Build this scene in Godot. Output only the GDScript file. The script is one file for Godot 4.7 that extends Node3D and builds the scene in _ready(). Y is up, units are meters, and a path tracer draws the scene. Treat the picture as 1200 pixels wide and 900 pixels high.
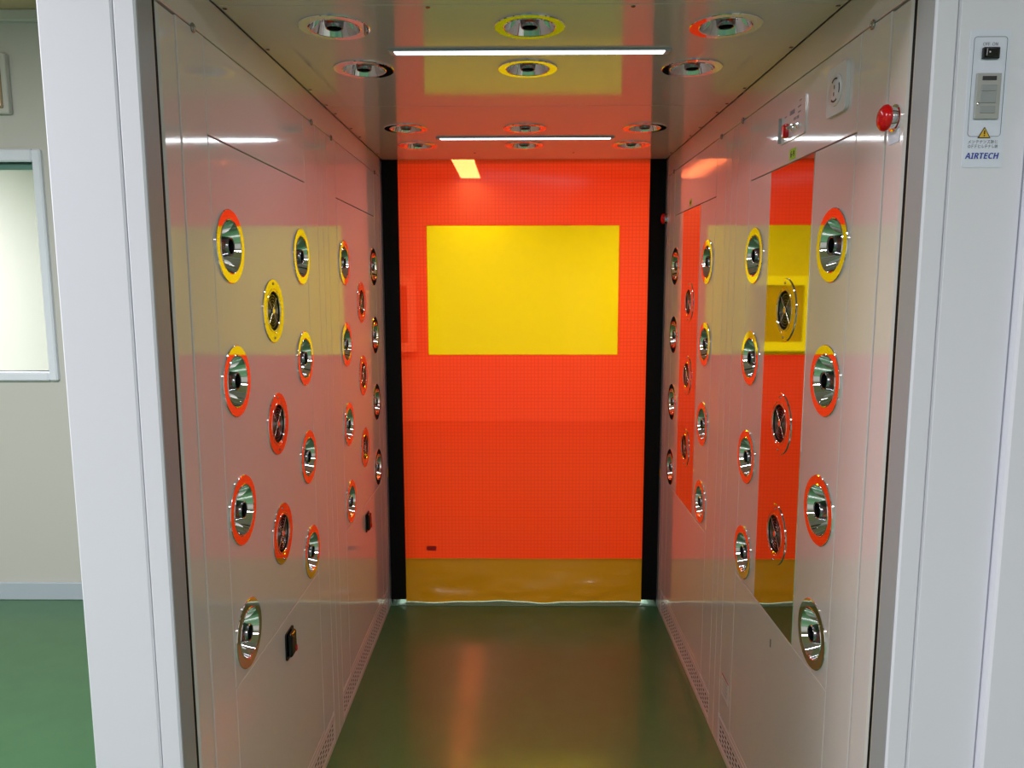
extends Node3D
# An air shower passage: a white tunnel lined with chrome air nozzles, closed at its far end by an orange sheet shutter.
# Metres, y up. The passage runs along -z; the camera stands in the room before it.

const WX := 0.6        # half width of the passage
const CY := 1.963      # its ceiling
const ZF := -1.185     # front face of the housing
const ZB := -3.25      # far end of the side walls

var M := {}
var taken := {}

# ------------------------------------------------------------------ helpers
func numbered(parent: Node, called: String) -> String:
	var key := str(parent.get_instance_id()) + called
	if not taken.has(key):
		taken[key] = 0
		return called
	taken[key] += 1
	return "%s_%03d" % [called, taken[key]]

func tag(o: Node, label: String, category: String, group := "", kind := "") -> void:
	o.set_meta("label", label)
	o.set_meta("category", category)
	if group != "": o.set_meta("group", group)
	if kind != "": o.set_meta("kind", kind)

func thing(called: String, label: String, category: String, at := Vector3.ZERO, rot := Vector3.ZERO, group := "", kind := "") -> Node3D:
	var o := Node3D.new()
	o.name = numbered(self, called)
	add_child(o, true)
	o.position = at
	o.rotation = rot
	tag(o, label, category, group, kind)
	return o

func put(parent: Node, called: String, mesh: Mesh, mat: Material, at := Vector3.ZERO, rot := Vector3.ZERO) -> MeshInstance3D:
	var o := MeshInstance3D.new()
	o.name = numbered(parent, called)
	o.mesh = mesh
	o.material_override = mat
	o.position = at
	o.rotation = rot
	parent.add_child(o, true)
	return o

func copy_of(o: Node3D, label: String, group: String, at: Vector3, rot: Vector3) -> Node3D:
	var c: Node3D = o.duplicate()
	c.name = numbered(self, o.get_meta("base_name"))
	add_child(c, true)
	c.position = at
	c.rotation = rot
	c.set_meta("label", label)
	c.set_meta("group", group)
	return c

func mat(called: String, color: Color, rough: float, metal := 0.0, spec := 0.5) -> StandardMaterial3D:
	var m := StandardMaterial3D.new()
	m.resource_name = called
	m.albedo_color = color
	m.roughness = rough
	m.metallic = metal
	m.metallic_specular = spec
	M[called] = m
	return m

func glow(called: String, color: Color, energy: float) -> StandardMaterial3D:
	var m := mat(called, color, 0.4)
	m.emission_enabled = true
	m.emission = color
	m.emission_energy_multiplier = energy
	return m

func tri(st: SurfaceTool, a: Vector3, b: Vector3, c: Vector3, n: Vector3) -> void:
	st.set_normal(n)
	if (c - a).cross(b - a).dot(n) >= 0.0:
		for p in [a, b, c]: st.add_vertex(p)
	else:
		for p in [a, c, b]: st.add_vertex(p)

func quad(st: SurfaceTool, a: Vector3, b: Vector3, c: Vector3, d: Vector3, n: Vector3) -> void:
	tri(st, a, b, c, n)
	tri(st, a, c, d, n)

var box_cache := {}
func bevel_box(size: Vector3, bevel := 0.001) -> ArrayMesh:
	var key := "%s %s" % [size, bevel]
	if box_cache.has(key): return box_cache[key]
	var st := SurfaceTool.new()
	st.begin(Mesh.PRIMITIVE_TRIANGLES)
	add_box(st, Vector3.ZERO, size, bevel)
	var m := st.commit()
	box_cache[key] = m
	return m

func add_box(st: SurfaceTool, at: Vector3, size: Vector3, bevel := 0.0) -> void:
	var h := size / 2.0
	var b := minf(bevel, minf(h.x, minf(h.y, h.z)) * 0.9)
	for ax in 3:
		var u := (ax + 1) % 3
		var v := (ax + 2) % 3
		for s in [-1.0, 1.0]:
			var n := Vector3.ZERO
			n[ax] = s
			var pts := []
			for k in [[-1, -1], [1, -1], [1, 1], [-1, 1]]:
				var p := Vector3.ZERO
				p[ax] = s * h[ax]
				p[u] = k[0] * (h[u] - b)
				p[v] = k[1] * (h[v] - b)
				pts.append(p + at)
			quad(st, pts[0], pts[1], pts[2], pts[3], n)
	if b <= 0.0: return
	for ax in 3:
		var u := (ax + 1) % 3
		var v := (ax + 2) % 3
		for su in [-1.0, 1.0]:
			for sv in [-1.0, 1.0]:
				var n := Vector3.ZERO
				n[u] = su
				n[v] = sv
				n = n.normalized()
				var pts := []
				for k in [[-1, 0], [1, 0], [1, 1], [-1, 1]]:
					var p := Vector3.ZERO
					p[ax] = k[0] * (h[ax] - b)
					p[u] = su * (h[u] - (b if k[1] == 1 else 0.0))
					p[v] = sv * (h[v] - (0.0 if k[1] == 1 else b))
					pts.append(p + at)
				quad(st, pts[0], pts[1], pts[2], pts[3], n)
	for sx in [-1.0, 1.0]:
		for sy in [-1.0, 1.0]:
			for sz in [-1.0, 1.0]:
				var g := Vector3(sx, sy, sz)
				tri(st, Vector3(sx * h.x, sy * (h.y - b), sz * (h.z - b)) + at, Vector3(sx * (h.x - b), sy * h.y, sz * (h.z - b)) + at, Vector3(sx * (h.x - b), sy * (h.y - b), sz * h.z) + at, g.normalized())

# A box given by its two corners.
func block(parent: Node, called: String, a: Vector3, b: Vector3, m: Material, bevel := 0.001) -> MeshInstance3D:
	return put(parent, called, bevel_box((b - a).abs(), bevel), m, (a + b) / 2.0)

# Profile of [radius, height] turned round the y axis; sharp where it bends by more than 40 degrees.
func lathe(pts: Array, segs := 40, st: SurfaceTool = null) -> ArrayMesh:
	var own := st == null
	if own:
		st = SurfaceTool.new()
		st.begin(Mesh.PRIMITIVE_TRIANGLES)
	var n := pts.size() - 1
	var nor := []
	for i in n:
		nor.append(Vector2(pts[i + 1][1] - pts[i][1], pts[i][0] - pts[i + 1][0]).normalized())
	for i in n:
		var n0: Vector2 = nor[i]
		var n1: Vector2 = nor[i]
		if i > 0 and nor[i - 1].dot(nor[i]) > 0.77: n0 = (nor[i - 1] + nor[i]).normalized()
		if i < n - 1 and nor[i + 1].dot(nor[i]) > 0.77: n1 = (nor[i + 1] + nor[i]).normalized()
		for k in segs:
			var a0 := TAU * k / segs
			var a1 := TAU * (k + 1) / segs
			var c0 := Vector3(cos(a0), 0, sin(a0))
			var c1 := Vector3(cos(a1), 0, sin(a1))
			var v := [[c0, 0], [c1, 0], [c1, 1], [c0, 1]]
			var P := []
			var N := []
			for e in v:
				var d: Vector3 = e[0]
				var q: Array = pts[i + e[1]]
				var nn: Vector2 = n0 if e[1] == 0 else n1
				P.append(d * q[0] + Vector3.UP * q[1])
				N.append((d * nn.x + Vector3.UP * nn.y).normalized())
			for t in [[0, 1, 2], [0, 2, 3]]:
				var A: Vector3 = P[t[0]]
				var B: Vector3 = P[t[1]]
				var C: Vector3 = P[t[2]]
				if (C - A).cross(B - A).length() < 1e-12: continue
				var order := [0, 1, 2] if (C - A).cross(B - A).dot(N[t[0]] + N[t[1]] + N[t[2]]) >= 0 else [0, 2, 1]
				for o in order:
					st.set_normal(N[t[o]])
					st.add_vertex(P[t[o]])
	return st.commit() if own else null

func torus(r: float, tube: float, y := 0.0, segs := 36, sides := 8) -> ArrayMesh:
	var prof := []
	for k in sides + 1:
		var a := TAU * k / sides
		prof.append([r + tube * cos(a), y + tube * sin(a)])
	return lathe(prof, segs)

# A flat plate in the xy plane: outline, front at z = depth, back at 0.
func plate(outline: PackedVector2Array, depth: float) -> ArrayMesh:
	var st := SurfaceTool.new()
	st.begin(Mesh.PRIMITIVE_TRIANGLES)
	var idx := Geometry2D.triangulate_polygon(outline)
	for i in range(0, idx.size(), 3):
		var a := outline[idx[i]]
		var b := outline[idx[i + 1]]
		var c := outline[idx[i + 2]]
		tri(st, Vector3(a.x, a.y, depth), Vector3(b.x, b.y, depth), Vector3(c.x, c.y, depth), Vector3(0, 0, 1))
		tri(st, Vector3(a.x, a.y, 0), Vector3(b.x, b.y, 0), Vector3(c.x, c.y, 0), Vector3(0, 0, -1))
	var mid := Vector2.ZERO
	for p in outline: mid += p / outline.size()
	for i in outline.size():
		var a := outline[i]
		var b := outline[(i + 1) % outline.size()]
		var n := Vector2((b - a).y, -(b - a).x).normalized()
		if n.dot((a + b) / 2.0 - mid) < 0: n = -n
		quad(st, Vector3(a.x, a.y, 0), Vector3(b.x, b.y, 0), Vector3(b.x, b.y, depth), Vector3(a.x, a.y, depth), Vector3(n.x, n.y, 0))
	return st.commit()

func round_rect(w: float, h: float, r: float, steps := 5) -> PackedVector2Array:
	var out := PackedVector2Array()
	for c in [[1, 1, 0], [-1, 1, 1], [-1, -1, 2], [1, -1, 3]]:
		for k in steps + 1:
			var a: float = PI / 2 * (c[2] + float(k) / steps)
			out.append(Vector2(c[0] * (w / 2 - r) + r * cos(a), c[1] * (h / 2 - r) + r * sin(a)))
	return out

# An open ring between two outlines of equally many points (frames, border lines, arcs when cut short).
func ring_plate(outer: PackedVector2Array, inner: PackedVector2Array, depth: float, closed := true) -> ArrayMesh:
	var st := SurfaceTool.new()
	st.begin(Mesh.PRIMITIVE_TRIANGLES)
	var n := outer.size()
	for i in (n if closed else n - 1):
		var j := (i + 1) % n
		var A := Vector3(outer[i].x, outer[i].y, depth)
		var B := Vector3(outer[j].x, outer[j].y, depth)
		var C := Vector3(inner[j].x, inner[j].y, depth)
		var D := Vector3(inner[i].x, inner[i].y, depth)
		var d := Vector3(0, 0, depth)
		quad(st, A, B, C, D, Vector3(0, 0, 1))
		var no := ((A + B) - (C + D)).normalized()
		quad(st, A, B, B - d, A - d, no)
		quad(st, D, C, C - d, D - d, -no)
	return st.commit()

func arc(r: float, a0: float, a1: float, steps := 10) -> PackedVector2Array:
	var out := PackedVector2Array()
	for k in steps + 1:
		var a := deg_to_rad(lerpf(a0, a1, float(k) / steps))
		out.append(Vector2(cos(a), sin(a)) * r)
	return out

func words(parent: Node, called: String, text: String, height: float, m: Material, at: Vector3, rot := Vector3.ZERO, bold := false, slant := false) -> MeshInstance3D:
	var f := SystemFont.new()
	f.font_names = PackedStringArray(["Droid Sans"])
	f.font_weight = 700 if bold else 400
	var t := TextMesh.new()
	t.text = text
	t.font = f
	t.font_size = 32
	t.pixel_size = height / 23.0
	t.depth = 0.0004
	var o := put(parent, called, t, m, at, rot)
	if slant:
		o.basis = o.basis * Basis(Vector3(1, 0, 0), Vector3(0.18, 1, 0), Vector3(0, 0, 1))
	return o

# Strokes written with a pen of width w on the xy plane: each stroke is a list of points.
func strokes(list: Array, w: float, depth := 0.0004) -> ArrayMesh:
	var st := SurfaceTool.new()
	st.begin(Mesh.PRIMITIVE_TRIANGLES)
	for s in list:
		for i in s.size() - 1:
			var a: Vector2 = s[i]
			var b: Vector2 = s[i + 1]
			var d := (b - a).normalized() * w / 2
			var n := Vector2(-d.y, d.x)
			var q := [a - d + n, b + d + n, b + d - n, a - d - n]
			quad(st, Vector3(q[0].x, q[0].y, depth), Vector3(q[1].x, q[1].y, depth), Vector3(q[2].x, q[2].y, depth), Vector3(q[3].x, q[3].y, depth), Vector3(0, 0, 1))
	return st.commit()

# ------------------------------------------------------------------ materials
func grid_texture(cell: int, cells: int, line: int, base: Color, yarn: Color, seed_: int) -> ImageTexture:
	var rng := RandomNumberGenerator.new()
	rng.seed = seed_
	var size := cell * cells
	var im := Image.create(size, size, false, Image.FORMAT_RGB8)
	var rows := []
	var cols := []
	for k in cells:
		rows.append(rng.randf_range(0.55, 1.0))
		cols.append(rng.randf_range(0.55, 1.0))
	for y in size:
		for x in size:
			var on: float = 0.0
			if x % cell < line: on = maxf(on, cols[x / cell])
			if y % cell < line: on = maxf(on, rows[y / cell])
			im.set_pixel(x, y, base.lerp(yarn, on))
	im.generate_mipmaps()
	return ImageTexture.create_from_image(im)

func noise_tex(freq: float, lo: Color, hi: Color, seed_: int, octaves := 4, size := 512) -> NoiseTexture2D:
	var n := FastNoiseLite.new()
	n.seed = seed_
	n.frequency = freq
	n.fractal_octaves = octaves
	var t := NoiseTexture2D.new()
	t.width = size
	t.height = size
	t.seamless = true
	t.noise = n
	var g := Gradient.new()
	g.set_color(0, lo)
	g.set_color(1, hi)
	t.color_ramp = g
	return t

func materials() -> void:
	# painted steel of the passage
	mat("paint", Color(0.82, 0.795, 0.785), 0.075, 0.0, 0.66)
	mat("front_paint", Color(0.85, 0.855, 0.895), 0.38, 0.0, 0.4)
	mat("chrome", Color(0.93, 0.93, 0.94), 0.035, 1.0)
	mat("mirror", Color(0.84, 0.84, 0.84), 0.025, 1.0)
	mat("gun_metal", Color(0.56, 0.57, 0.59), 0.2, 1.0)
	mat("dark_steel", Color(0.60, 0.60, 0.61), 0.2, 1.0)
	mat("steel", Color(0.66, 0.67, 0.68), 0.25, 1.0)
	mat("aluminium", Color(0.72, 0.75, 0.78), 0.35, 0.7)
	mat("cheek_grey", Color(0.60, 0.61, 0.62), 0.4)
	mat("bead", Color(0.70, 0.68, 0.62), 0.4)
	mat("void", Color(0.02, 0.02, 0.022), 0.8)
	mat("black_rubber", Color(0.028, 0.027, 0.027), 0.6, 0.0, 0.3)
	mat("black_plastic", Color(0.04, 0.042, 0.045), 0.25)
	mat("red_plastic", Color(0.80, 0.03, 0.06), 0.16)
	mat("red_ink", Color(0.72, 0.08, 0.06), 0.5)
	mat("blue_ink", Color(0.12, 0.22, 0.62), 0.5)
	mat("grey_ink", Color(0.45, 0.47, 0.5), 0.5)
	mat("dark_ink", Color(0.12, 0.12, 0.13), 0.5)
	mat("white_plastic", Color(0.82, 0.82, 0.82), 0.3)
	mat("label_film", Color(0.83, 0.86, 0.92), 0.35)
	mat("meter_grey", Color(0.62, 0.63, 0.62), 0.35)
	mat("meter_cell", Color(0.55, 0.575, 0.585), 0.25)
	mat("lime_paper", Color(0.62, 0.80, 0.12), 0.6)
	mat("yellow_paint", Color(0.85, 0.68, 0.10), 0.5)
	mat("room_wall", Color(0.755, 0.76, 0.725), 0.55, 0.0, 0.35)
	mat("room_ceiling", Color(0.72, 0.66, 0.52), 0.8, 0.0, 0.3)
	mat("baseboard", Color(0.68, 0.73, 0.76), 0.4)
	mat("window_white", Color(0.86, 0.89, 0.92), 0.3)
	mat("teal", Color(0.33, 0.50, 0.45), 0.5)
	mat("added_door_blue", Color(0.16, 0.36, 0.66), 0.35)
	mat("mint", Color(0.44, 0.60, 0.51), 0.5)  # pale tone painted in place of light spilling onto the green floor
	mat("amber_box", Color(0.60, 0.52, 0.38), 0.5)
	var f := mat("epoxy", Color(0.26, 0.445, 0.285), 0.30, 0.0, 0.42)
	f.albedo_texture = noise_tex(0.02, Color(0.93, 0.94, 0.93), Color(1, 1, 1), 5)
	f.uv1_triplanar = true
	f.uv1_world_triplanar = true
	f.uv1_scale = Vector3(0.7, 0.7, 0.7)
	f.clearcoat_enabled = true
	f.clearcoat = 0.36
	f.clearcoat_roughness = 0.12
	var o := mat("orange_mesh", Color(1, 1, 1), 0.24, 0.0, 0.42)
	o.albedo_texture = grid_texture(16, 16, 4, Color(0.985, 0.195, 0.03), Color(0.91, 0.17, 0.025), 3)
	o.albedo_color = Color(1, 1, 1, 0.75)
	o.transparency = BaseMaterial3D.TRANSPARENCY_ALPHA
	o.refraction_enabled = true
	o.refraction_scale = 0.0005
	o.clearcoat_enabled = true
	o.clearcoat = 0.8
	o.clearcoat_roughness = 0.2
	o.backlight_enabled = true
	o.backlight = Color(0.72, 0.72, 0.72)
	o.cull_mode = BaseMaterial3D.CULL_DISABLED
	var y := mat("yellow_film", Color(1.0, 0.83, 0.035, 0.12), 0.05)
	y.transparency = BaseMaterial3D.TRANSPARENCY_ALPHA
	y.refraction_enabled = true
	y.refraction_scale = 0.03
	var s := mat("amber_vinyl", Color(0.86, 0.62, 0.07), 0.22)
	s.backlight_enabled = true
	s.backlight = Color(0.34, 0.20, 0.012)
	s.cull_mode = BaseMaterial3D.CULL_DISABLED
	var g := mat("window_glass", Color(0.85, 0.93, 0.9, 0.06), 0.02)
	g.transparency = BaseMaterial3D.TRANSPARENCY_ALPHA
	glow("led_glow", Color(0.96, 0.97, 1.0), 4.0)
	glow("lamp_glow", Color(1.0, 0.98, 0.94), 2.5)
	glow("warm_glow", Color(1.0, 0.93, 0.85), 1.2)

# ------------------------------------------------------------------ builders
const SIDE_ROT := [Vector3(0, 0, -PI / 2), Vector3(0, 0, PI / 2), Vector3(0, 0, PI)]

func hole(parent: Node, at: Vector3, r: float, axis_x: bool) -> void:
	var c := CSGCylinder3D.new()
	c.name = "hole"
	c.operation = CSGShape3D.OPERATION_SUBTRACTION
	c.radius = r
	c.height = 0.2
	c.sides = 32
	c.smooth_faces = true
	c.position = at
	if axis_x: c.rotation = Vector3(0, 0, PI / 2)
	parent.add_child(c, true)

# A sheet with round openings: a bevelled box with cylinders cut out.
func drilled(parent: Node, called: String, a: Vector3, b: Vector3, m: Material, holes: Array, r: float, axis_x: bool) -> void:
	var mid := (a + b) / 2.0
	var c := CSGMesh3D.new()
	c.name = numbered(parent, called)
	c.mesh = bevel_box((b - a).abs(), 0.0012)
	c.material = m
	c.position = mid
	parent.add_child(c, true)
	for h in holes:
		hole(c, h - mid, r, axis_x)

const COLS := [-1.515, -2.01, -2.505, -3.005]
const ROWS := [1.511, 1.240, 0.969, 0.699]
const GCOLS := [-1.765, -2.76]
const GROWS := [1.375, 1.106, 0.834]

func side_wall(side: int) -> void:
	var s := -1.0 if side == 0 else 1.0
	var w := thing("wall_left" if side == 0 else "wall_right", "white painted steel passage wall of flush panels " + ("without mirror strips" if side == 0 else "with two mirror strips"), "wall", Vector3.ZERO, Vector3.ZERO, "", "structure")
	var t := 0.014
	var g := 0.0011
	var pan := func(called: String, z0: float, z1: float, y0: float, y1: float, m: Material = M.paint, bevel := 0.0012):
		return block(w, called, Vector3(s * WX, y0 + g, z0 - g), Vector3(s * (WX + t), y1 - g, z1 + g), m, bevel)
	# backing sheet seen only in the joints
	block(w, "backing", Vector3(s * (WX + 0.075), 0.0, -1.262), Vector3(s * (WX + 0.079), CY, ZB), M.front_paint)
	for z in [-1.3, -2.25, -3.2]:
		block(w, "rib", Vector3(s * (WX + t), 0.0, z + 0.03), Vector3(s * (WX + 0.075), CY, z - 0.03), M.front_paint)
	pan.call("stile", -1.255, -1.323, 0.0, 1.887, M.paint, 0.005)
	pan.call("head_rail", -1.255, -3.2, 1.887, CY + 0.0005)
	pan.call("stile", -2.19, -2.25, 0.0, 1.887)
	pan.call("stile", -2.25, -2.31, 0.0, 1.887)
	pan.call("end_post", -3.142, -3.2, 0.0, 1.887)
	pan.call("corner_strip", -3.2, ZB, 0.0, CY - 0.001, M.aluminium, 0.004)
	for k in 2:
		var z0 := -1.323 if k == 0 else -2.31
		var z1 := -1.434 if k == 0 else -2.421
		var z2 := -2.072 if k == 0 else -3.06
		var z3 := -2.19 if k == 0 else -3.142
		pan.call("stile", z0, z1, 0.116, 1.887)
		pan.call("stile", z2, z3, 0.116, 1.887)
		pan.call("upper_panel", z1, z2, 1.711, 1.887)
		pan.call("lower_panel", z1, z2, 0.124, 0.616)
		pan.call("rail", z1, z2, 0.108, 0.124)
		pan.call("kick_rail", z0, z3, 0.0, 0.022)
		pan.call("kick_rail", z0, z3, 0.092, 0.108)
		var holes := []
		var hole_r := 0.0545
		for c in [0, 1]:
			for y in ROWS: holes.append(Vector3(s * WX, y, COLS[k * 2 + c]))
		for y in GROWS: holes.append(Vector3(s * WX, y, GCOLS[k]))
		if side == 0:
			drilled(w, "nozzle_panel", Vector3(s * WX, 0.616 + g, z1 - g), Vector3(s * (WX + t), 1.711 - g, z2 + g), M.paint, holes, hole_r, true)
		else:
			var za := -1.627 if k == 0 else -2.617
			var zb := -1.903 if k == 0 else -2.893
			drilled(w, "nozzle_panel", Vector3(s * WX, 0.616 + g, z1 - g), Vector3(s * (WX + t), 1.711 - g, za), M.paint, holes.slice(0, 4), hole_r, true)
			drilled(w, "mirror_strip", Vector3(s * (WX - 0.0004), 0.616 + g, za - 0.0006), Vector3(s * (WX + t), 1.711 - g, zb + 0.0006), M.mirror, holes.slice(8, 11), hole_r, true)
			drilled(w, "nozzle_panel", Vector3(s * WX, 0.616 + g, zb), Vector3(s * (WX + t), 1.711 - g, z2 + g), M.paint, holes.slice(4, 8), hole_r, true)
	# round latch screws along the top joint
	var screw := lathe([[0.0085, 0.0], [0.0085, 0.002], [0.007, 0.0035], [0.004, 0.0035], [0.0035, 0.0022], [0.0, 0.0022]], 20)
	for z in [-1.39, -2.155, -2.375, -3.075]:
		put(w, "latch_screw", screw, M.steel, Vector3(s * (WX - 0.0002), 1.8855, z), SIDE_ROT[side])

# A round jet nozzle; +y points out of the wall, y = 0 is the wall face.
func make_nozzle() -> Node3D:
	var o := thing("air_nozzle", "", "air nozzle")
	o.set_meta("base_name", "air_nozzle")
	put(o, "flange", lathe([[0.0735, 0.0], [0.0735, 0.0022], [0.0722, 0.0034], [0.0548, 0.0034], [0.0535, 0.0046], [0.0522, 0.0040]], 56), M.chrome)
	var prof := []
	for k in 13:
		var u := k / 12.0
		prof.append([lerpf(0.0522, 0.0255, u), 0.0040 - 0.046 * sin(u * PI / 2)])
	prof.append([0.024, -0.042])
	put(o, "bowl", lathe(prof, 56), M.chrome)
	var tube := put(o, "jet_tube", lathe([[0.0272, -0.045], [0.0226, -0.024], [0.0192, -0.004], [0.0182, 0.0025], [0.0168, 0.0040], [0.0150, 0.0030], [0.0142, -0.006], [0.0150, -0.045]], 36), M.gun_metal)
	put(tube, "throat", lathe([[0.0155, -0.022], [0.0, -0.022]], 24), M.void)
	return o

func make_grille() -> Node3D:
	var o := thing("round_grille", "", "air grille")
	o.set_meta("base_name", "round_grille")
	put(o, "flange", lathe([[0.0745, 0.0], [0.0745, 0.0016], [0.0735, 0.0026], [0.0530, 0.0026], [0.0522, 0.0018], [0.0510, 0.0018], [0.0502, 0.0028], [0.0462, 0.0028], [0.0450, 0.0012]], 56), M.mirror)
	put(o, "cup", lathe([[0.0452, 0.0012], [0.0450, -0.03], [0.0, -0.03]], 32), M.void)
	for r in [0.0120, 0.0185, 0.0250, 0.0315, 0.0380]:
		put(o, "ring", torus(r, 0.0008, -0.0015, 32, 6), M.dark_steel)
	var rod := lathe([[0.0009, 0.0], [0.0009, 0.040]], 6)
	for k in 4:
		var a := TAU * (k + 0.5) / 4
		put(o, "spoke", rod, M.chrome, Vector3(cos(a) * 0.0055, -0.0005, sin(a) * 0.0055), Vector3(0, -a, -PI / 2))
	put(o, "boss", lathe([[0.0078, -0.003], [0.0078, 0.0012], [0.0066, 0.0022], [0.0, 0.0022]], 24), M.chrome)
	var sc := lathe([[0.003, 0.0], [0.003, 0.0012], [0.002, 0.0018], [0.0, 0.0018]], 12)
	put(o, "screw", sc, M.steel, Vector3(0.0635, 0.0024, 0))
	put(o, "screw", sc, M.steel, Vector3(-0.0635, 0.0024, 0))
	return o

func vent(side: int, z0: float, z1: float, label: String) -> void:
	var s := -1.0 if side == 0 else 1.0
	var o := thing("kick_vent", label, "vent grille", Vector3(s * WX, 0.024, (z0 + z1) / 2), Vector3.ZERO, "slotted vents along the floor")
	var L := absf(z1 - z0) - 0.004
	put(o, "backing", bevel_box(Vector3(0.002, 0.066, L)), M.void, Vector3(s * 0.0052, 0.033, 0))
	for y in [0.0035, 0.018, 0.033, 0.048, 0.063]:
		put(o, "slat", bevel_box(Vector3(0.002, 0.0055, L), 0.0005), M.paint, Vector3(s * 0.0012, y, 0))
	var st := SurfaceTool.new()
	st.begin(Mesh.PRIMITIVE_TRIANGLES)
	var n := int(L / 0.027)
	for k in n + 1:
		add_box(st, Vector3(s * 0.0014, 0.033, -L / 2 + 0.004 + (L - 0.008) * k / n), Vector3(0.0018, 0.064, 0.006), 0.0003)
	var bars := put(o, "cross_bars", st.commit(), M.paint)
	bars.set_meta("kind", "stuff")

func led_tube(z: float, label: String) -> void:
	var o := thing("led_tube_light", label, "ceiling light", Vector3(0.002, CY, z), Vector3.ZERO, "tube lights across the passage ceiling")
	for e in [-1, 1]:
		put(o, "housing_rail", bevel_box(Vector3(0.64, 0.005, 0.004), 0.001), M.aluminium, Vector3(0, -0.0025, e * 0.0155))
	put(o, "diffuser", bevel_box(Vector3(0.612, 0.006, 0.026), 0.002), M.led_glow, Vector3(0, -0.0025, 0))
	for e in [-1, 1]:
		put(o, "end_cap", bevel_box(Vector3(0.012, 0.0055, 0.0265), 0.001), M.white_plastic, Vector3(e * 0.3125, -0.00275, 0))
	var l := AreaLight3D.new()
	l.name = "light"
	l.area_size = Vector2(0.60, 0.024)
	l.light_energy = 0.115
	l.light_color = Color(0.95, 0.97, 1.0)
	l.shadow_enabled = true
	l.area_range = 8.0
	l.position = Vector3(0, -0.0066, 0)
	l.rotation = Vector3(-PI / 2, 0, 0)
	o.add_child(l)

func room_light(at: Vector3, size: Vector2, energy: float, label: String) -> void:
	var o := thing("ceiling_panel_light", label, "ceiling light", at, Vector3.ZERO, "panel lights on the room ceilings")
	put(o, "frame", bevel_box(Vector3(size.x + 0.04, 0.03, size.y + 0.04), 0.004), M.white_plastic, Vector3(0, -0.015, 0))
	put(o, "diffuser", bevel_box(Vector3(size.x, 0.006, size.y), 0.002), M.lamp_glow, Vector3(0, -0.032, 0))
	var l := AreaLight3D.new()
	l.name = "light"
	l.area_size = size
	l.light_energy = energy
	l.light_color = Color(1.0, 0.98, 1.0)
	l.shadow_enabled = true
	l.area_range = 12.0
	l.position = Vector3(0, -0.04, 0)
	l.rotation = Vector3(-PI / 2, 0, 0)
	o.add_child(l)

# ------------------------------------------------------------------ the scene
func _ready() -> void:
	# --- camera
	var cam := Camera3D.new()
	cam.name = "camera"
	cam.fov = rad_to_deg(2.0 * atan(450.0 / 878.2))
	cam.position = Vector3(-0.024, 1.4297, 0)
	cam.rotation = Vector3(-0.1285, 0.0083, -0.0017)
	cam.near = 0.05
	cam.far = 60
	add_child(cam)
	cam.current = true
	# --- air and exposure
	var we := WorldEnvironment.new()
	we.name = "environment"
	var e := Environment.new()
	e.background_mode = Environment.BG_COLOR
	e.background_color = Color(0.05, 0.05, 0.05)
	e.tonemap_mode = Environment.TONE_MAPPER_LINEAR
	e.tonemap_exposure = 1.0
	e.sdfgi_enabled = true
	e.ssao_enabled = true
	e.ssil_enabled = true
	we.environment = e
	add_child(we)
	materials()
	# --- the lamps of the rooms
	room_light(Vector3(-2.2, 2.58, -0.9), Vector2(1.2, 0.3), 9.2, "panel light on the entrance room ceiling beside the window wall")
	room_light(Vector3(-1.0, 2.58, 1.3), Vector2(1.2, 0.3), 6.8, "panel light in the middle of the entrance room ceiling")
	room_light(Vector3(1.1, 2.58, 1.6), Vector2(1.2, 0.3), 5.2, "panel light on the entrance room ceiling beside the partition")
	room_light(Vector3(0.3, 2.58, -4.6), Vector2(1.2, 0.3), 9.0, "panel light on the far room ceiling behind the orange shutter")
	room_light(Vector3(-2.6, 2.58, -5.2), Vector2(1.2, 0.3), 17.0, "panel light on the far room ceiling behind the wall window")
	room_light(Vector3(1.5, 2.58, -6.2), Vector2(0.3, 1.2), 10.5, "added panel light on the far room ceiling beside its far side wall")  # lamp added out of sight to brighten the far room
	room_light(Vector3(-0.51, 2.58, -7.3), Vector2(0.2, 1.25), 2.2, "narrow panel light at the back of the far room ceiling")
	room_light(Vector3(-0.51, 2.58, -5.9), Vector2(0.2, 1.25), 2.2, "narrow panel light on the far room ceiling, halfway to its back wall")

	setting()
	side_wall(0)
	side_wall(1)
	passage_ceiling()
	led_tube(-1.787, "long white tube light between nozzles nearest the entrance")
	led_tube(-2.785, "long white tube light between nozzles beside the orange shutter")
	shutter()
	nozzles()
	for side in 2:
		var which: String = ["wall without mirror strips", "wall with mirror strips"][side]
		vent(side, -1.325, -2.188, "slotted floor-level vent nearest the entrance, " + which)
		vent(side, -2.312, -3.14, "slotted floor-level vent beside the shutter, " + which)
	small_things()

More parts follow.
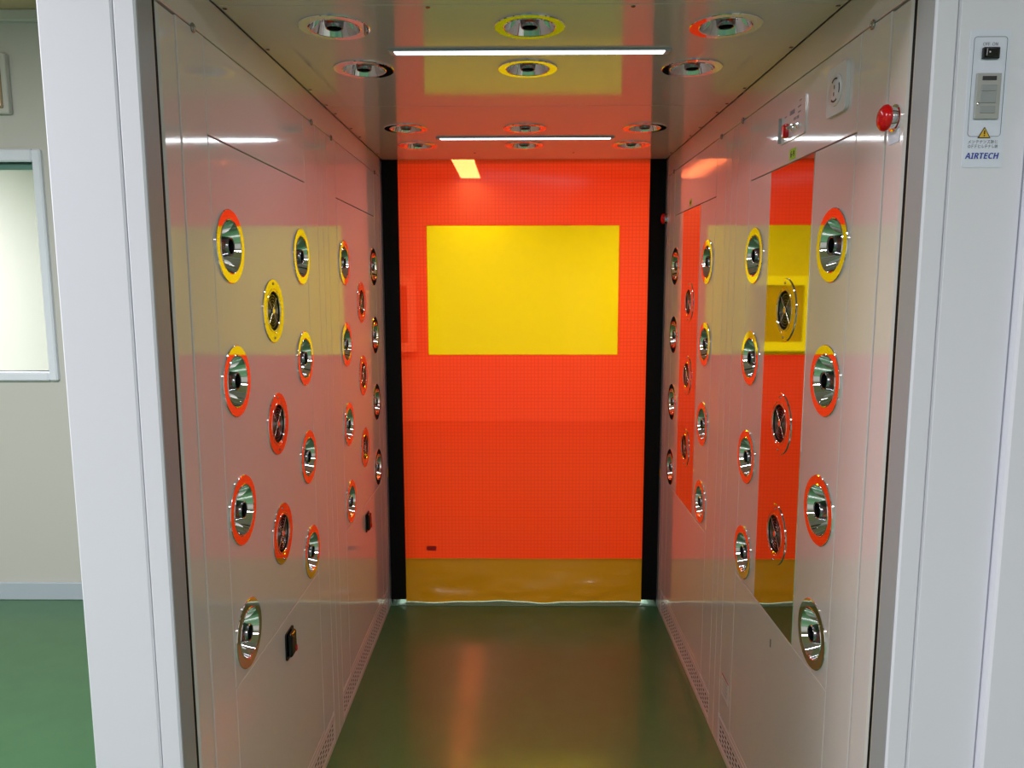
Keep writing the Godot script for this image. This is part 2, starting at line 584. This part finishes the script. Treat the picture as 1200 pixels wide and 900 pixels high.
func setting() -> void:
	var f := thing("floor", "glossy green epoxy floor running through the passage", "floor", Vector3.ZERO, Vector3.ZERO, "", "structure")
	block(f, "slab", Vector3(-4.3, -0.12, -8.1), Vector3(2.3, 0.0, 3.7), M.epoxy, 0.0)
	# housing front: jambs, side panels, header
	for side in 2:
		var s := -1.0 if side == 0 else 1.0
		var j := thing("trim_%d" % (side + 1), "white front jamb of the passage, wall " + ("with a view of the window room beside it" if side == 0 else "carrying the control panel"), "door jamb", Vector3.ZERO, Vector3.ZERO, "", "structure")
		block(j, "jamb_strip", Vector3(s * WX, 0, -1.236), Vector3(s * 0.6345, 2.58, ZF), M.front_paint, 0.003)
		block(j, "guide_cheek", Vector3(s * (WX - 0.0012), 0, -1.236), Vector3(s * (WX - 0.0001), 2.0, ZF - 0.004), M.cheek_grey, 0.0005)
		block(j, "edge_bead", Vector3(s * WX, 0, -1.242), Vector3(s * 0.63, 2.0, -1.2365), M.bead, 0.0015)
		block(j, "black_seal", Vector3(s * (WX + 0.003), 0, -1.2555), Vector3(s * 0.63, 2.0, -1.2422), M.black_rubber, 0.0)
		block(j, "face_panel", Vector3(s * 0.6355, 0, -1.27), Vector3(s * 0.75, 2.58, ZF), M.front_paint, 0.003)
		block(j, "side_panel", Vector3(s * 0.70, 0, -1.272), Vector3(s * 0.75, 2.58, -3.3), M.front_paint, 0.002)
	var h := thing("trim_3", "white header above the passage opening", "header", Vector3.ZERO, Vector3.ZERO, "", "structure")
	block(h, "header_panel", Vector3(-0.5995, CY + 0.004, -1.243), Vector3(0.5995, 2.58, ZF), M.front_paint, 0.003)
	block(h, "black_seal", Vector3(-0.6, CY + 0.012, -1.264), Vector3(0.6, 2.0, -1.2435), M.black_rubber, 0.0)
	# partition to the right of the housing
	var p := thing("wall_front", "white partition standing proud beside the housing front", "wall", Vector3.ZERO, Vector3.ZERO, "", "structure")
	block(p, "panel", Vector3(0.7505, 0, -1.3), Vector3(2.3, 2.58, -1.168), M.front_paint, 0.004)
	# entrance room
	var wl := thing("wall_room_left", "pale grey-green side wall of the entrance room", "wall", Vector3.ZERO, Vector3.ZERO, "", "structure")
	block(wl, "panel", Vector3(-4.3, 0, -3.34), Vector3(-4.2, 2.58, 3.7), M.room_wall, 0.0)
	block(wl, "panel", Vector3(-4.3, 0, -8.1), Vector3(-4.2, 2.58, -3.34), M.room_wall, 0.0)
	var wr := thing("wall_room_right", "pale grey-green wall behind the partition side of the entrance room", "wall", Vector3.ZERO, Vector3.ZERO, "", "structure")
	block(wr, "panel", Vector3(2.2, 0, -1.168), Vector3(2.3, 2.58, 3.7), M.room_wall, 0.0)
	block(wr, "panel", Vector3(2.2, 0, -8.1), Vector3(2.3, 2.58, -1.3), M.room_wall, 0.0)
	var wb := thing("wall_room_rear", "pale grey-green wall of the entrance room facing the passage", "wall", Vector3.ZERO, Vector3.ZERO, "", "structure")
	block(wb, "panel", Vector3(-4.2, 0, 3.6), Vector3(2.2, 2.58, 3.7), M.room_wall, 0.0)
	var d := thing("door_1", "added blue door out of view, mirrored as blue in the nozzles", "door", Vector3(-0.3, 0, 3.58), Vector3.ZERO, "", "structure")  # added behind the camera to give the nozzle bowls their blue reflections
	put(d, "leaf", bevel_box(Vector3(1.5, 2.05, 0.04), 0.004), M.added_door_blue, Vector3(0, 1.03, 0))
	put(d, "handle", bevel_box(Vector3(0.03, 0.2, 0.05), 0.006), M.steel, Vector3(0.6, 1.0, -0.045))
	var c := thing("ceiling_room", "beige ceiling of the entrance room", "ceiling", Vector3.ZERO, Vector3.ZERO, "", "structure")
	block(c, "slab", Vector3(-4.3, 2.58, -3.3), Vector3(2.3, 2.7, 3.7), M.room_ceiling, 0.0)
	var c2 := thing("ceiling_far", "pale ceiling of the far room", "ceiling", Vector3.ZERO, Vector3.ZERO, "", "structure")
	block(c2, "slab", Vector3(-4.3, 2.58, -8.1), Vector3(2.3, 2.7, -3.3), M.room_wall, 0.0)
	# wall between the two rooms, with the window and the shutter opening
	var b := thing("wall_back", "pale grey-green wall with a white framed window", "wall", Vector3.ZERO, Vector3.ZERO, "", "structure")
	var z0 := -3.3
	var z1 := -3.38
	block(b, "panel", Vector3(-4.2, 0, z0), Vector3(-0.6, 1.058, z1), M.room_wall, 0.0)
	block(b, "panel", Vector3(-4.2, 1.966, z0), Vector3(-0.6, 2.58, z1), M.room_wall, 0.0)
	block(b, "panel", Vector3(-2.102, 1.058, z0), Vector3(-0.6, 1.966, z1), M.room_wall, 0.0)
	block(b, "panel", Vector3(-4.2, 1.058, z0), Vector3(-3.3, 1.966, z1), M.room_wall, 0.0)
	block(b, "panel", Vector3(0.6, 0, z0), Vector3(2.2, 2.58, z1), M.room_wall, 0.0)
	block(b, "panel", Vector3(-0.6, 2.0, z0), Vector3(0.6, 2.58, z1), M.room_wall, 0.0)
	block(b, "cove_trim", Vector3(-4.2, 2.535, z0), Vector3(-0.75, 2.58, z0 + 0.03), M.room_wall, 0.004)
	var bb := thing("baseboard_back", "pale blue-grey baseboard under the wall window", "baseboard", Vector3.ZERO, Vector3.ZERO, "", "structure")
	block(bb, "board", Vector3(-4.2, 0.0, z0), Vector3(-0.751, 0.083, z0 + 0.012), M.baseboard, 0.003)
	var wn := thing("window_1", "white framed window looking into the bright far room", "window", Vector3.ZERO, Vector3.ZERO, "", "structure")
	block(wn, "frame_side", Vector3(-2.104, 1.020, z1), Vector3(-2.066, 2.019, z0 + 0.02), M.window_white, 0.006)
	block(wn, "frame_side", Vector3(-3.336, 1.020, z1), Vector3(-3.298, 2.019, z0 + 0.02), M.window_white, 0.006)
	block(wn, "frame_top", Vector3(-3.298, 1.966, z1), Vector3(-2.104, 2.019, z0 + 0.02), M.window_white, 0.006)
	block(wn, "frame_bottom", Vector3(-3.298, 1.020, z1), Vector3(-2.104, 1.058, z0 + 0.02), M.window_white, 0.006)
	block(wn, "shading_strip", Vector3(-3.298, 1.938, z0 - 0.02), Vector3(-2.104, 1.966, z0 - 0.03), M.teal, 0.001)  # teal strip that paints in the shading inside the frame top
	block(wn, "pane", Vector3(-3.298, 1.058, z0 - 0.040), Vector3(-2.104, 1.966, z0 - 0.046), M.window_glass, 0.0)
	# far room
	var fw := thing("wall_far", "pale grey-green back wall of the far room", "wall", Vector3.ZERO, Vector3.ZERO, "", "structure")
	block(fw, "panel", Vector3(-4.2, 0, -8.0), Vector3(2.2, 2.58, -8.1), M.room_wall, 0.0)
	# what the mirror strip shows of the far room
	var wc := thing("wall_cabinet", "framed wall cabinet seen in the mirror strip through the yellow film", "cabinet", Vector3(-1.465, 0.75, -8.0))
	put(wc, "case", bevel_box(Vector3(0.77, 0.80, 0.1), 0.006), M.room_wall, Vector3(0, 0.40, 0.05))
	put(wc, "door_frame", ring_plate(round_rect(0.75, 0.78, 0.01), round_rect(0.57, 0.59, 0.01), 0.02), M.window_white, Vector3(0, 0.40, 0.12))
	put(wc, "door_panel", bevel_box(Vector3(0.60, 0.62, 0.006), 0.001), M.amber_box, Vector3(0, 0.40, 0.103))
	# added pale strip; its colour stands in for light spilled under the shutter
	var t := thing("trim_4", "pale mint strip added as the lit floor under the orange shutter", "threshold", Vector3.ZERO, Vector3.ZERO, "", "structure")
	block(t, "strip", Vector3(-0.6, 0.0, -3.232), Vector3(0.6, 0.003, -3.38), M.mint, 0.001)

func passage_ceiling() -> void:
	var c := thing("ceiling", "white painted steel passage ceiling with round nozzles and tube lights", "ceiling", Vector3.ZERO, Vector3.ZERO, "", "structure")
	var t := 0.014
	var x := WX - 0.0015
	block(c, "panel", Vector3(-x, CY, -1.266), Vector3(x, CY + t, -1.505), M.paint)
	var zs := [[-1.507, -2.310, -1.625, -1.925], [-2.312, -3.249, -2.62, -2.925]]
	for q in zs:
		var holes := []
		for z in [q[2], q[3]]:
			for xx in [-0.403, 0.0, 0.403]: holes.append(Vector3(xx, CY, z))
		drilled(c, "panel", Vector3(-x, CY, q[0]), Vector3(x, CY + t, q[1]), M.paint, holes, 0.0545, false)
	block(c, "backing", Vector3(-0.7, CY + 0.09, -1.27), Vector3(0.7, CY + 0.1, -3.3), M.front_paint)
	var sc := lathe([[0.0045, 0.0], [0.0045, 0.001], [0.003, 0.002], [0.0, 0.002]], 12)
	for z in [-1.32, -1.52, -1.77, -2.118, -2.29, -2.40, -2.62, -2.76, -3.1]:
		for s in [-1, 1]: put(c, "screw", sc, M.gun_metal, Vector3(s * 0.589, CY, z), SIDE_ROT[2])
	for z in [-1.518, -3.09]:
		for s in [-1, 1]: put(c, "screw", sc, M.gun_metal, Vector3(s * 0.197, CY, z), SIDE_ROT[2])

func wave(x: float, y: float) -> float:
	return 0.0035 * sin(x * 5.1 + 0.6) * sin(y * 2.3 + 0.4) + 0.0016 * sin(x * 11.0 + y * 4.0) + 0.0008 * sin(y * 17.0 + sin(x * 6.0) * 1.5)

func sheet(rects: Array, step: float, z_of: Callable, uv_cell: float) -> ArrayMesh:
	var st := SurfaceTool.new()
	st.begin(Mesh.PRIMITIVE_TRIANGLES)
	for r in rects:
		var nx := maxi(1, int(ceil((r[1] - r[0]) / step)))
		var ny := maxi(1, int(ceil((r[3] - r[2]) / step)))
		for j in ny:
			for i in nx:
				var P := []
				for k in [[0, 0], [1, 0], [1, 1], [0, 1]]:
					var x: float = lerpf(r[0], r[1], float(i + k[0]) / nx)
					var y: float = lerpf(r[2], r[3], float(j + k[1]) / ny)
					P.append(Vector3(x, y, z_of.call(x, y)))
				for t in [[0, 2, 1], [0, 3, 2]]:
					for q in t:
						var p: Vector3 = P[q]
						var h := 0.002
						var n := Vector3(-(z_of.call(p.x + h, p.y) - z_of.call(p.x - h, p.y)) / (2 * h), -(z_of.call(p.x, p.y + h) - z_of.call(p.x, p.y - h)) / (2 * h), 1.0).normalized()
						st.set_normal(n)
						st.set_uv(Vector2(p.x, -p.y) / uv_cell)
						st.add_vertex(p)
	return st.commit()

func shutter() -> void:
	var zc := -3.275
	for side in 2:
		var s := -1.0 if side == 0 else 1.0
		var g := thing("shutter_guide", "tall black shutter guide at the far end of the " + ["wall without mirror strips", "wall with mirror strips"][side], "guide rail", Vector3(s * 0.6, 0, -3.26), Vector3.ZERO, "black guides beside the orange shutter")
		put(g, "channel", bevel_box(Vector3(0.070, 1.985, 0.010), 0.001), M.black_rubber, Vector3(-s * 0.031, 1.985 / 2 + 0.022, 0.004))
		put(g, "channel", bevel_box(Vector3(0.04, 1.985, 0.06), 0.001), M.black_rubber, Vector3(-s * 0.019, 1.985 / 2 + 0.022, -0.034))
		put(g, "light_marker", bevel_box(Vector3(0.001, 0.035, 0.014), 0.0), M.yellow_paint, Vector3(-s * 0.0006, 0.62, 0.035))
	var o := thing("sheet_shutter", "orange mesh sheet shutter with yellow film window and amber skirt", "shutter", Vector3(0, 0, zc))
	var wv := func(x: float, y: float) -> float: return wave(x, y)
	var X0 := -0.553
	var X1 := 0.553
	var W0 := -0.416
	var W1 := 0.410
	var H0 := 1.137
	var H1 := 1.691
	put(o, "mesh_sheet", sheet([[X0, X1, 0.2, H0], [X0, X1, H1, 2.06], [X0, W0, H0, H1], [W1, X1, H0, H1]], 0.03, wv, 0.0155 * 16), M.orange_mesh)
	# the film: a thin closed slab that follows the sheet
	var noise := FastNoiseLite.new()
	noise.seed = 11
	noise.frequency = 9.0
	noise.fractal_octaves = 3
	var film := func(x: float, y: float) -> float: return wave(x, y) + 0.0012 * noise.get_noise_2d(x, y) * smoothstep(1.45, 1.70, y)
	var st := SurfaceTool.new()
	st.begin(Mesh.PRIMITIVE_TRIANGLES)
	var nx := 60
	var ny := 44
	for lay in [0.0, -0.0012]:
		for j in ny:
			for i in nx:
				var P := []
				for k in [[0, 0], [1, 0], [1, 1], [0, 1]]:
					var x: float = lerpf(W0 - 0.004, W1 + 0.004, float(i + k[0]) / nx)
					var y: float = lerpf(H0 - 0.004, H1 + 0.004, float(j + k[1]) / ny)
					P.append(Vector3(x, y, film.call(x, y) + 0.0016 + lay))
				var order := [[0, 2, 1], [0, 3, 2]] if lay == 0.0 else [[0, 1, 2], [0, 2, 3]]
				for t in order:
					for q in t:
						var p: Vector3 = P[q]
						var h := 0.004
						var n := Vector3(-(film.call(p.x + h, p.y) - film.call(p.x - h, p.y)) / (2 * h), -(film.call(p.x, p.y + h) - film.call(p.x, p.y - h)) / (2 * h), 1.0).normalized()
						st.set_normal(n if lay == 0.0 else -n)
						st.add_vertex(p)
	put(o, "film_window", st.commit(), M.yellow_film)
	var wr := FastNoiseLite.new()
	wr.seed = 4
	wr.frequency = 3.2
	wr.fractal_octaves = 2
	var sk := func(x: float, y: float) -> float:
		var d := clampf((0.20 - y) / 0.19, 0.0, 1.0)
		return wave(x, y) + 0.004 + d * (0.022 * (1.0 - smoothstep(0.44, 0.535, absf(x))) * wr.get_noise_2d(x * 0.8 + y * 1.2, y * 2.2 - x * 0.5) + 0.004 * sin(x * 6.0 + y * 14.0)) + 0.004 * d
	put(o, "skirt", sheet([[-0.536, 0.536, 0.005, 0.209]], 0.012, sk, 1.0), M.amber_vinyl)
	put(o, "printed_mark", plate(round_rect(0.045, 0.022, 0.004), 0.0005), M.red_ink, Vector3(-0.418, 0.254, wave(-0.418, 0.254) + 0.0008))

func nozzles() -> void:
	var col_words := ["column nearest the entrance", "second column from the entrance", "second column from the shutter", "column nearest the shutter"]
	var row_words := ["topmost", "second from top", "third from top", "lowest"]
	var proto := make_nozzle()
	var gproto := make_grille()
	var first := true
	for side in 2:
		var s := -1.0 if side == 0 else 1.0
		var which: String = ["wall without mirror strips", "wall with mirror strips"][side]
		for c in 4:
			for r in 4:
				var label := "chrome air nozzle, %s in %s, %s" % [row_words[r], col_words[c], which]
				var at := Vector3(s * WX, ROWS[r], COLS[c])
				var group := "air nozzles on the " + which
				if first:
					proto.position = at
					proto.rotation = SIDE_ROT[side]
					proto.set_meta("label", label)
					proto.set_meta("group", group)
					first = false
				else:
					copy_of(proto, label, group, at, SIDE_ROT[side])
	var cz := [-1.625, -1.925, -2.62, -2.925]
	var cw := ["row nearest the entrance", "second row from the entrance", "second row from the shutter", "row nearest the shutter"]
	var cx := ["at the plain wall side", "in the middle", "at the mirror strip side"]
	for r in 4:
		for k in 3:
			copy_of(proto, "chrome air nozzle in the ceiling, %s, %s" % [cw[r], cx[k]], "air nozzles in the ceiling", Vector3([-0.403, 0.0, 0.403][k], CY, cz[r]), SIDE_ROT[2])
	first = true
	for side in 2:
		var s := -1.0 if side == 0 else 1.0
		for k in 2:
			for r in 3:
				var label := "round spoked grille, %s of three, %s %s" % [["upper", "middle", "lower"][r], ["on white panel" if side == 0 else "on mirror strip", "on white panel" if side == 0 else "on mirror strip"][k], ["nearest the entrance", "nearest the shutter"][k]]
				var at := Vector3(s * WX, GROWS[r], GCOLS[k])
				var group: String = "round grilles on the " + ["wall without mirror strips", "mirror strips"][side]
				if first:
					gproto.position = at
					gproto.rotation = SIDE_ROT[side]
					gproto.set_meta("label", label)
					gproto.set_meta("group", group)
					first = false
				else:
					copy_of(gproto, label, group, at, SIDE_ROT[side])

func estop(at: Vector3, label: String) -> void:
	var o := thing("emergency_button", label, "button", at, SIDE_ROT[1], "red emergency buttons")
	put(o, "collar", lathe([[0.022, 0.0], [0.022, 0.003], [0.018, 0.004], [0.0165, 0.013], [0.0, 0.013]], 32), M.chrome)
	put(o, "mushroom_head", lathe([[0.014, 0.012], [0.020, 0.0135], [0.0215, 0.0165], [0.0205, 0.0205], [0.016, 0.0245], [0.009, 0.0265], [0.0, 0.0272]], 36), M.red_plastic)

func small_things() -> void:
	estop(Vector3(WX, 1.706, -1.290), "red mushroom emergency button nearest the passage entrance")
	estop(Vector3(WX, 1.712, -3.200), "red mushroom emergency button beside the black shutter guide")
	var L := Vector3(0, -PI / 2, 0)      # faces -x, reads towards +z
	var el := thing("button_label", "small glossy label under the red emergency button", "label", Vector3(WX, 1.676, -1.290), L)
	put(el, "plate", plate(round_rect(0.036, 0.022, 0.003), 0.0012), M.label_film)
	# outlet plate
	var so := thing("power_outlet", "white outlet plate with a round twist-lock socket", "outlet", Vector3(WX, 1.808, -1.520), L)
	put(so, "cover", plate(round_rect(0.088, 0.092, 0.010), 0.007), M.white_plastic)
	var face := put(so, "socket_face", lathe([[0.030, 0.0], [0.030, 0.0085], [0.0285, 0.0095], [0.0, 0.0095]], 32), M.white_plastic, Vector3.ZERO, Vector3(PI / 2, 0, 0))
	for a in [[60.0, 130.0], [-130.0, -60.0], [-25.0, 25.0]]:
		put(so, "slot", ring_plate(arc(0.023, a[0], a[1]), arc(0.0195, a[0], a[1]), 0.0004, false), M.dark_ink, Vector3(0, 0, 0.0098))
	for q in [Vector2(-0.002, 0.006), Vector2(-0.004, -0.007)]:
		put(so, "pin_hole", bevel_box(Vector3(0.003, 0.007, 0.0005), 0.0), M.dark_ink, Vector3(q.x, q.y, 0.0098))
	# switch panel
	var sw := thing("switch_panel", "clear-edged switch panel with a red rocker and two toggles", "switch panel", Vector3(WX, 1.803, -1.762), L)
	put(sw, "cover", plate(round_rect(0.150, 0.084, 0.004), 0.003), M.paint)
	put(sw, "side_edge", bevel_box(Vector3(0.003, 0.058, 0.010), 0.001), M.meter_grey, Vector3(-0.072, -0.010, 0.006))
	put(sw, "red_rocker", bevel_box(Vector3(0.018, 0.030, 0.014), 0.003), M.red_plastic, Vector3(-0.030, -0.018, 0.008))
	for k in 2:
		var tg := put(sw, "toggle", lathe([[0.007, 0.0], [0.007, 0.004], [0.004, 0.006], [0.003, 0.016], [0.0, 0.018]], 16), M.chrome, Vector3(0.008 + 0.030 * k, -0.018, 0.003), Vector3(PI / 2, 0, 0))
	put(sw, "display_print", plate(round_rect(0.030, 0.010, 0.001), 0.0003), M.grey_ink, Vector3(-0.004, 0.018, 0.003))
	for q in [[0.040, 0.022, 0.02], [0.040, 0.010, 0.016], [-0.045, 0.016, 0.014], [0.044, 0.034, 0.014]]:
		put(sw, "print_line", bevel_box(Vector3(q[2], 0.003, 0.0004), 0.0), M.grey_ink, Vector3(q[0], q[1], 0.0031))
	words(sw, "lettering", "OFF ON", 0.007, M.grey_ink, Vector3(0.022, 0.0, 0.0032))
	# stickers
	var s1 := thing("sticker", "lime green sticker above the mirror strip nearest the entrance", "sticker", Vector3(WX, 1.7285, -1.760), L, "lime green stickers")
	put(s1, "paper", plate(round_rect(0.040, 0.024, 0.001), 0.0006), M.lime_paper)
	words(s1, "lettering", "6-9", 0.013, M.dark_ink, Vector3(0, 0, 0.0009), Vector3.ZERO, true)
	var s2 := thing("sticker", "lime green sticker above the mirror strip nearest the shutter", "sticker", Vector3(WX, 1.732, -2.775), L, "lime green stickers")
	put(s2, "paper", plate(round_rect(0.034, 0.024, 0.001), 0.0006), M.lime_paper)
	words(s2, "lettering", "6-9", 0.011, M.dark_ink, Vector3(0, 0, 0.0009), Vector3.ZERO, true)
	var s3 := thing("caution_label", "pale label with a red top line above the floor vent", "label", Vector3(WX, 0.225, -2.131), L)
	put(s3, "paper", plate(round_rect(0.074, 0.070, 0.002), 0.0006), M.white_plastic)
	put(s3, "red_line", bevel_box(Vector3(0.072, 0.005, 0.0004), 0.0), M.red_ink, Vector3(0, 0.032, 0.0007))
	for k in 4:
		put(s3, "print_line", bevel_box(Vector3(0.05 - 0.006 * (k % 2), 0.0025, 0.0004), 0.0), M.meter_grey, Vector3(-0.004, 0.018 - 0.012 * k, 0.0007))
	# latches on the lower panels
	for k in 2:
		var z: float = [-1.778, -2.760][k]
		var o := thing("panel_latch", "black flush latch on the lower panel " + ["nearest the entrance", "nearest the shutter"][k], "latch", Vector3(-WX, 0.545, z), Vector3(0, PI / 2, 0), "black latches on the lower panels")
		put(o, "base", plate(round_rect(0.060, 0.070, 0.006), 0.004), M.black_plastic)
		put(o, "lever", bevel_box(Vector3(0.042, 0.060, 0.012), 0.004), M.black_plastic, Vector3(-0.002, 0.001, 0.009))
		put(o, "red_tip", bevel_box(Vector3(0.010, 0.014, 0.003), 0.001), M.red_plastic, Vector3(0.014, -0.020, 0.0145))
	var kh := thing("key_slot", "thin dark key slot in the lower panel below the mirror strip", "key slot", Vector3(WX, 0.555, -1.762), L)
	put(kh, "slot", bevel_box(Vector3(0.004, 0.020, 0.001), 0.0), M.dark_ink, Vector3(0, 0, 0.0003))
	control_panel()
	# framed sign over the window
	var sg := thing("lit_sign", "small framed lit sign on the wall above the window", "sign", Vector3(-2.318, 2.285, -3.3))
	put(sg, "housing", bevel_box(Vector3(0.285, 0.245, 0.03), 0.004), M.room_wall, Vector3(0, 0, 0.015))
	put(sg, "rim", ring_plate(round_rect(0.243, 0.205, 0.006), round_rect(0.225, 0.187, 0.004), 0.006), M.amber_box, Vector3(0, 0, 0.03))
	put(sg, "face", bevel_box(Vector3(0.226, 0.188, 0.004), 0.001), M.warm_glow, Vector3(0, 0, 0.031))

func control_panel() -> void:
	var o := thing("control_panel", "control label with black rocker, grey meter, warning triangle and blue AIRTECH lettering", "control panel", Vector3(0.684, 1.710, ZF))
	put(o, "backing_label", plate(round_rect(0.060, 0.200, 0.003), 0.0008), M.label_film)
	put(o, "border_line", ring_plate(round_rect(0.0500, 0.1450, 0.005), round_rect(0.0488, 0.1438, 0.0045), 0.0004), M.grey_ink, Vector3(0, 0.018, 0.0010))
	words(o, "lettering", "OFF  ON", 0.0045, M.grey_ink, Vector3(0.0, 0.0795, 0.0010))
	var rk := put(o, "rocker_housing", bevel_box(Vector3(0.0245, 0.0165, 0.006), 0.001), M.black_plastic, Vector3(0.0, 0.066, 0.0035))
	var ro := put(rk, "rocker", bevel_box(Vector3(0.020, 0.0125, 0.003), 0.001), M.black_plastic, Vector3(0, 0, 0.0035), Vector3(0, 0.16, 0))
	put(rk, "dot", lathe([[0.0012, 0.0], [0.0, 0.0003]], 10), M.white_plastic, Vector3(-0.005, 0, 0.0062), Vector3(PI / 2, 0, 0))
	var me := put(o, "meter", bevel_box(Vector3(0.0365, 0.0665, 0.004), 0.0006), M.meter_grey, Vector3(0.0, 0.004, 0.0028))
	put(me, "counter", bevel_box(Vector3(0.021, 0.006, 0.001), 0.0002), M.dark_ink, Vector3(0.0, 0.0258, 0.0022))
	var y := 0.0115
	for h in [0.0085, 0.016, 0.010]:
		put(me, "key", bevel_box(Vector3(0.0225, h, 0.0016), 0.0004), M.meter_cell, Vector3(0.0, y, 0.0024))
		y -= h / 2 + 0.0095
	put(me, "screw", lathe([[0.0024, 0.0], [0.0024, 0.001], [0.0, 0.0014]], 12), M.steel, Vector3(-0.0145, -0.0115, 0.002), Vector3(PI / 2, 0, 0))
	var tr := PackedVector2Array([Vector2(-0.0098, -0.0078), Vector2(0.0098, -0.0078), Vector2(0, 0.0088)])
	var ti := PackedVector2Array([Vector2(-0.0077, -0.0066), Vector2(0.0077, -0.0066), Vector2(0, 0.0066)])
	var wt := put(o, "warning_triangle", plate(tr, 0.0006), M.dark_ink, Vector3(0, -0.0490, 0.0014))
	put(wt, "yellow_field", plate(ti, 0.0003), M.yellow_paint, Vector3(0, 0, 0.0006))
	words(wt, "mark", "!", 0.0085, M.dark_ink, Vector3(0, -0.0012, 0.0012), Vector3.ZERO, true)
	# two small lines of katakana and signs
	var G := {
		"me": [[Vector2(0.8, 1.0), Vector2(0.1, 0.0)], [Vector2(0.25, 0.65), Vector2(0.85, 0.25)]],
		"n": [[Vector2(0.1, 0.85), Vector2(0.35, 0.7)], [Vector2(0.1, 0.05), Vector2(0.5, 0.2), Vector2(0.9, 0.8)]],
		"te": [[Vector2(0.2, 0.95), Vector2(0.8, 0.95)], [Vector2(0.05, 0.6), Vector2(0.95, 0.6)], [Vector2(0.55, 0.6), Vector2(0.25, 0.0)]],
		"na": [[Vector2(0.05, 0.65), Vector2(0.95, 0.65)], [Vector2(0.55, 1.0), Vector2(0.5, 0.4), Vector2(0.2, 0.0)]],
		"su": [[Vector2(0.15, 0.9), Vector2(0.8, 0.9), Vector2(0.1, 0.0)], [Vector2(0.55, 0.45), Vector2(0.9, 0.0)]],
		"ji": [[Vector2(0.05, 0.1), Vector2(0.05, 0.9), Vector2(0.35, 0.9), Vector2(0.35, 0.1), Vector2(0.05, 0.1)], [Vector2(0.45, 0.75), Vector2(0.95, 0.75)], [Vector2(0.45, 0.45), Vector2(0.95, 0.45)], [Vector2(0.75, 1.0), Vector2(0.75, 0.0)]],
		"ni": [[Vector2(0.15, 0.95), Vector2(0.15, 0.05)], [Vector2(0.45, 0.75), Vector2(0.9, 0.75)], [Vector2(0.45, 0.15), Vector2(0.9, 0.1)]],
		"shi": [[Vector2(0.3, 1.0), Vector2(0.3, 0.25), Vector2(0.5, 0.05), Vector2(0.9, 0.35)]],
		"o": [[Vector2(0.5, 0.95), Vector2(0.15, 0.7), Vector2(0.15, 0.3), Vector2(0.5, 0.05), Vector2(0.85, 0.3), Vector2(0.85, 0.7), Vector2(0.5, 0.95)]],
		"f": [[Vector2(0.2, 0.0), Vector2(0.2, 0.95), Vector2(0.8, 0.95)], [Vector2(0.2, 0.5), Vector2(0.65, 0.5)]],
	}
	var lines := [["me", "n", "te", "na", "n", "su", "ji", "ni"], ["o", "f", "f", "ni", "shi", "te", "na", "shi", "ji"]]
	for k in 2:
		var list := []
		var n: int = lines[k].size()
		var wdt := 0.046 / n
		for i in n:
			for stroke in G[lines[k][i]]:
				var pts := []
				for p in stroke: pts.append(Vector2(-0.023 + (i + p.x * 0.8) * wdt, p.y * 0.0048))
				list.append(pts)
		put(o, "caption", strokes(list, 0.0006), M.grey_ink, Vector3(0, -0.0645 - 0.0068 * k, 0.0009))
	words(o, "lettering", "AIRTECH", 0.0088, M.blue_ink, Vector3(0.0, -0.083, 0.0012), Vector3.ZERO, true, true)
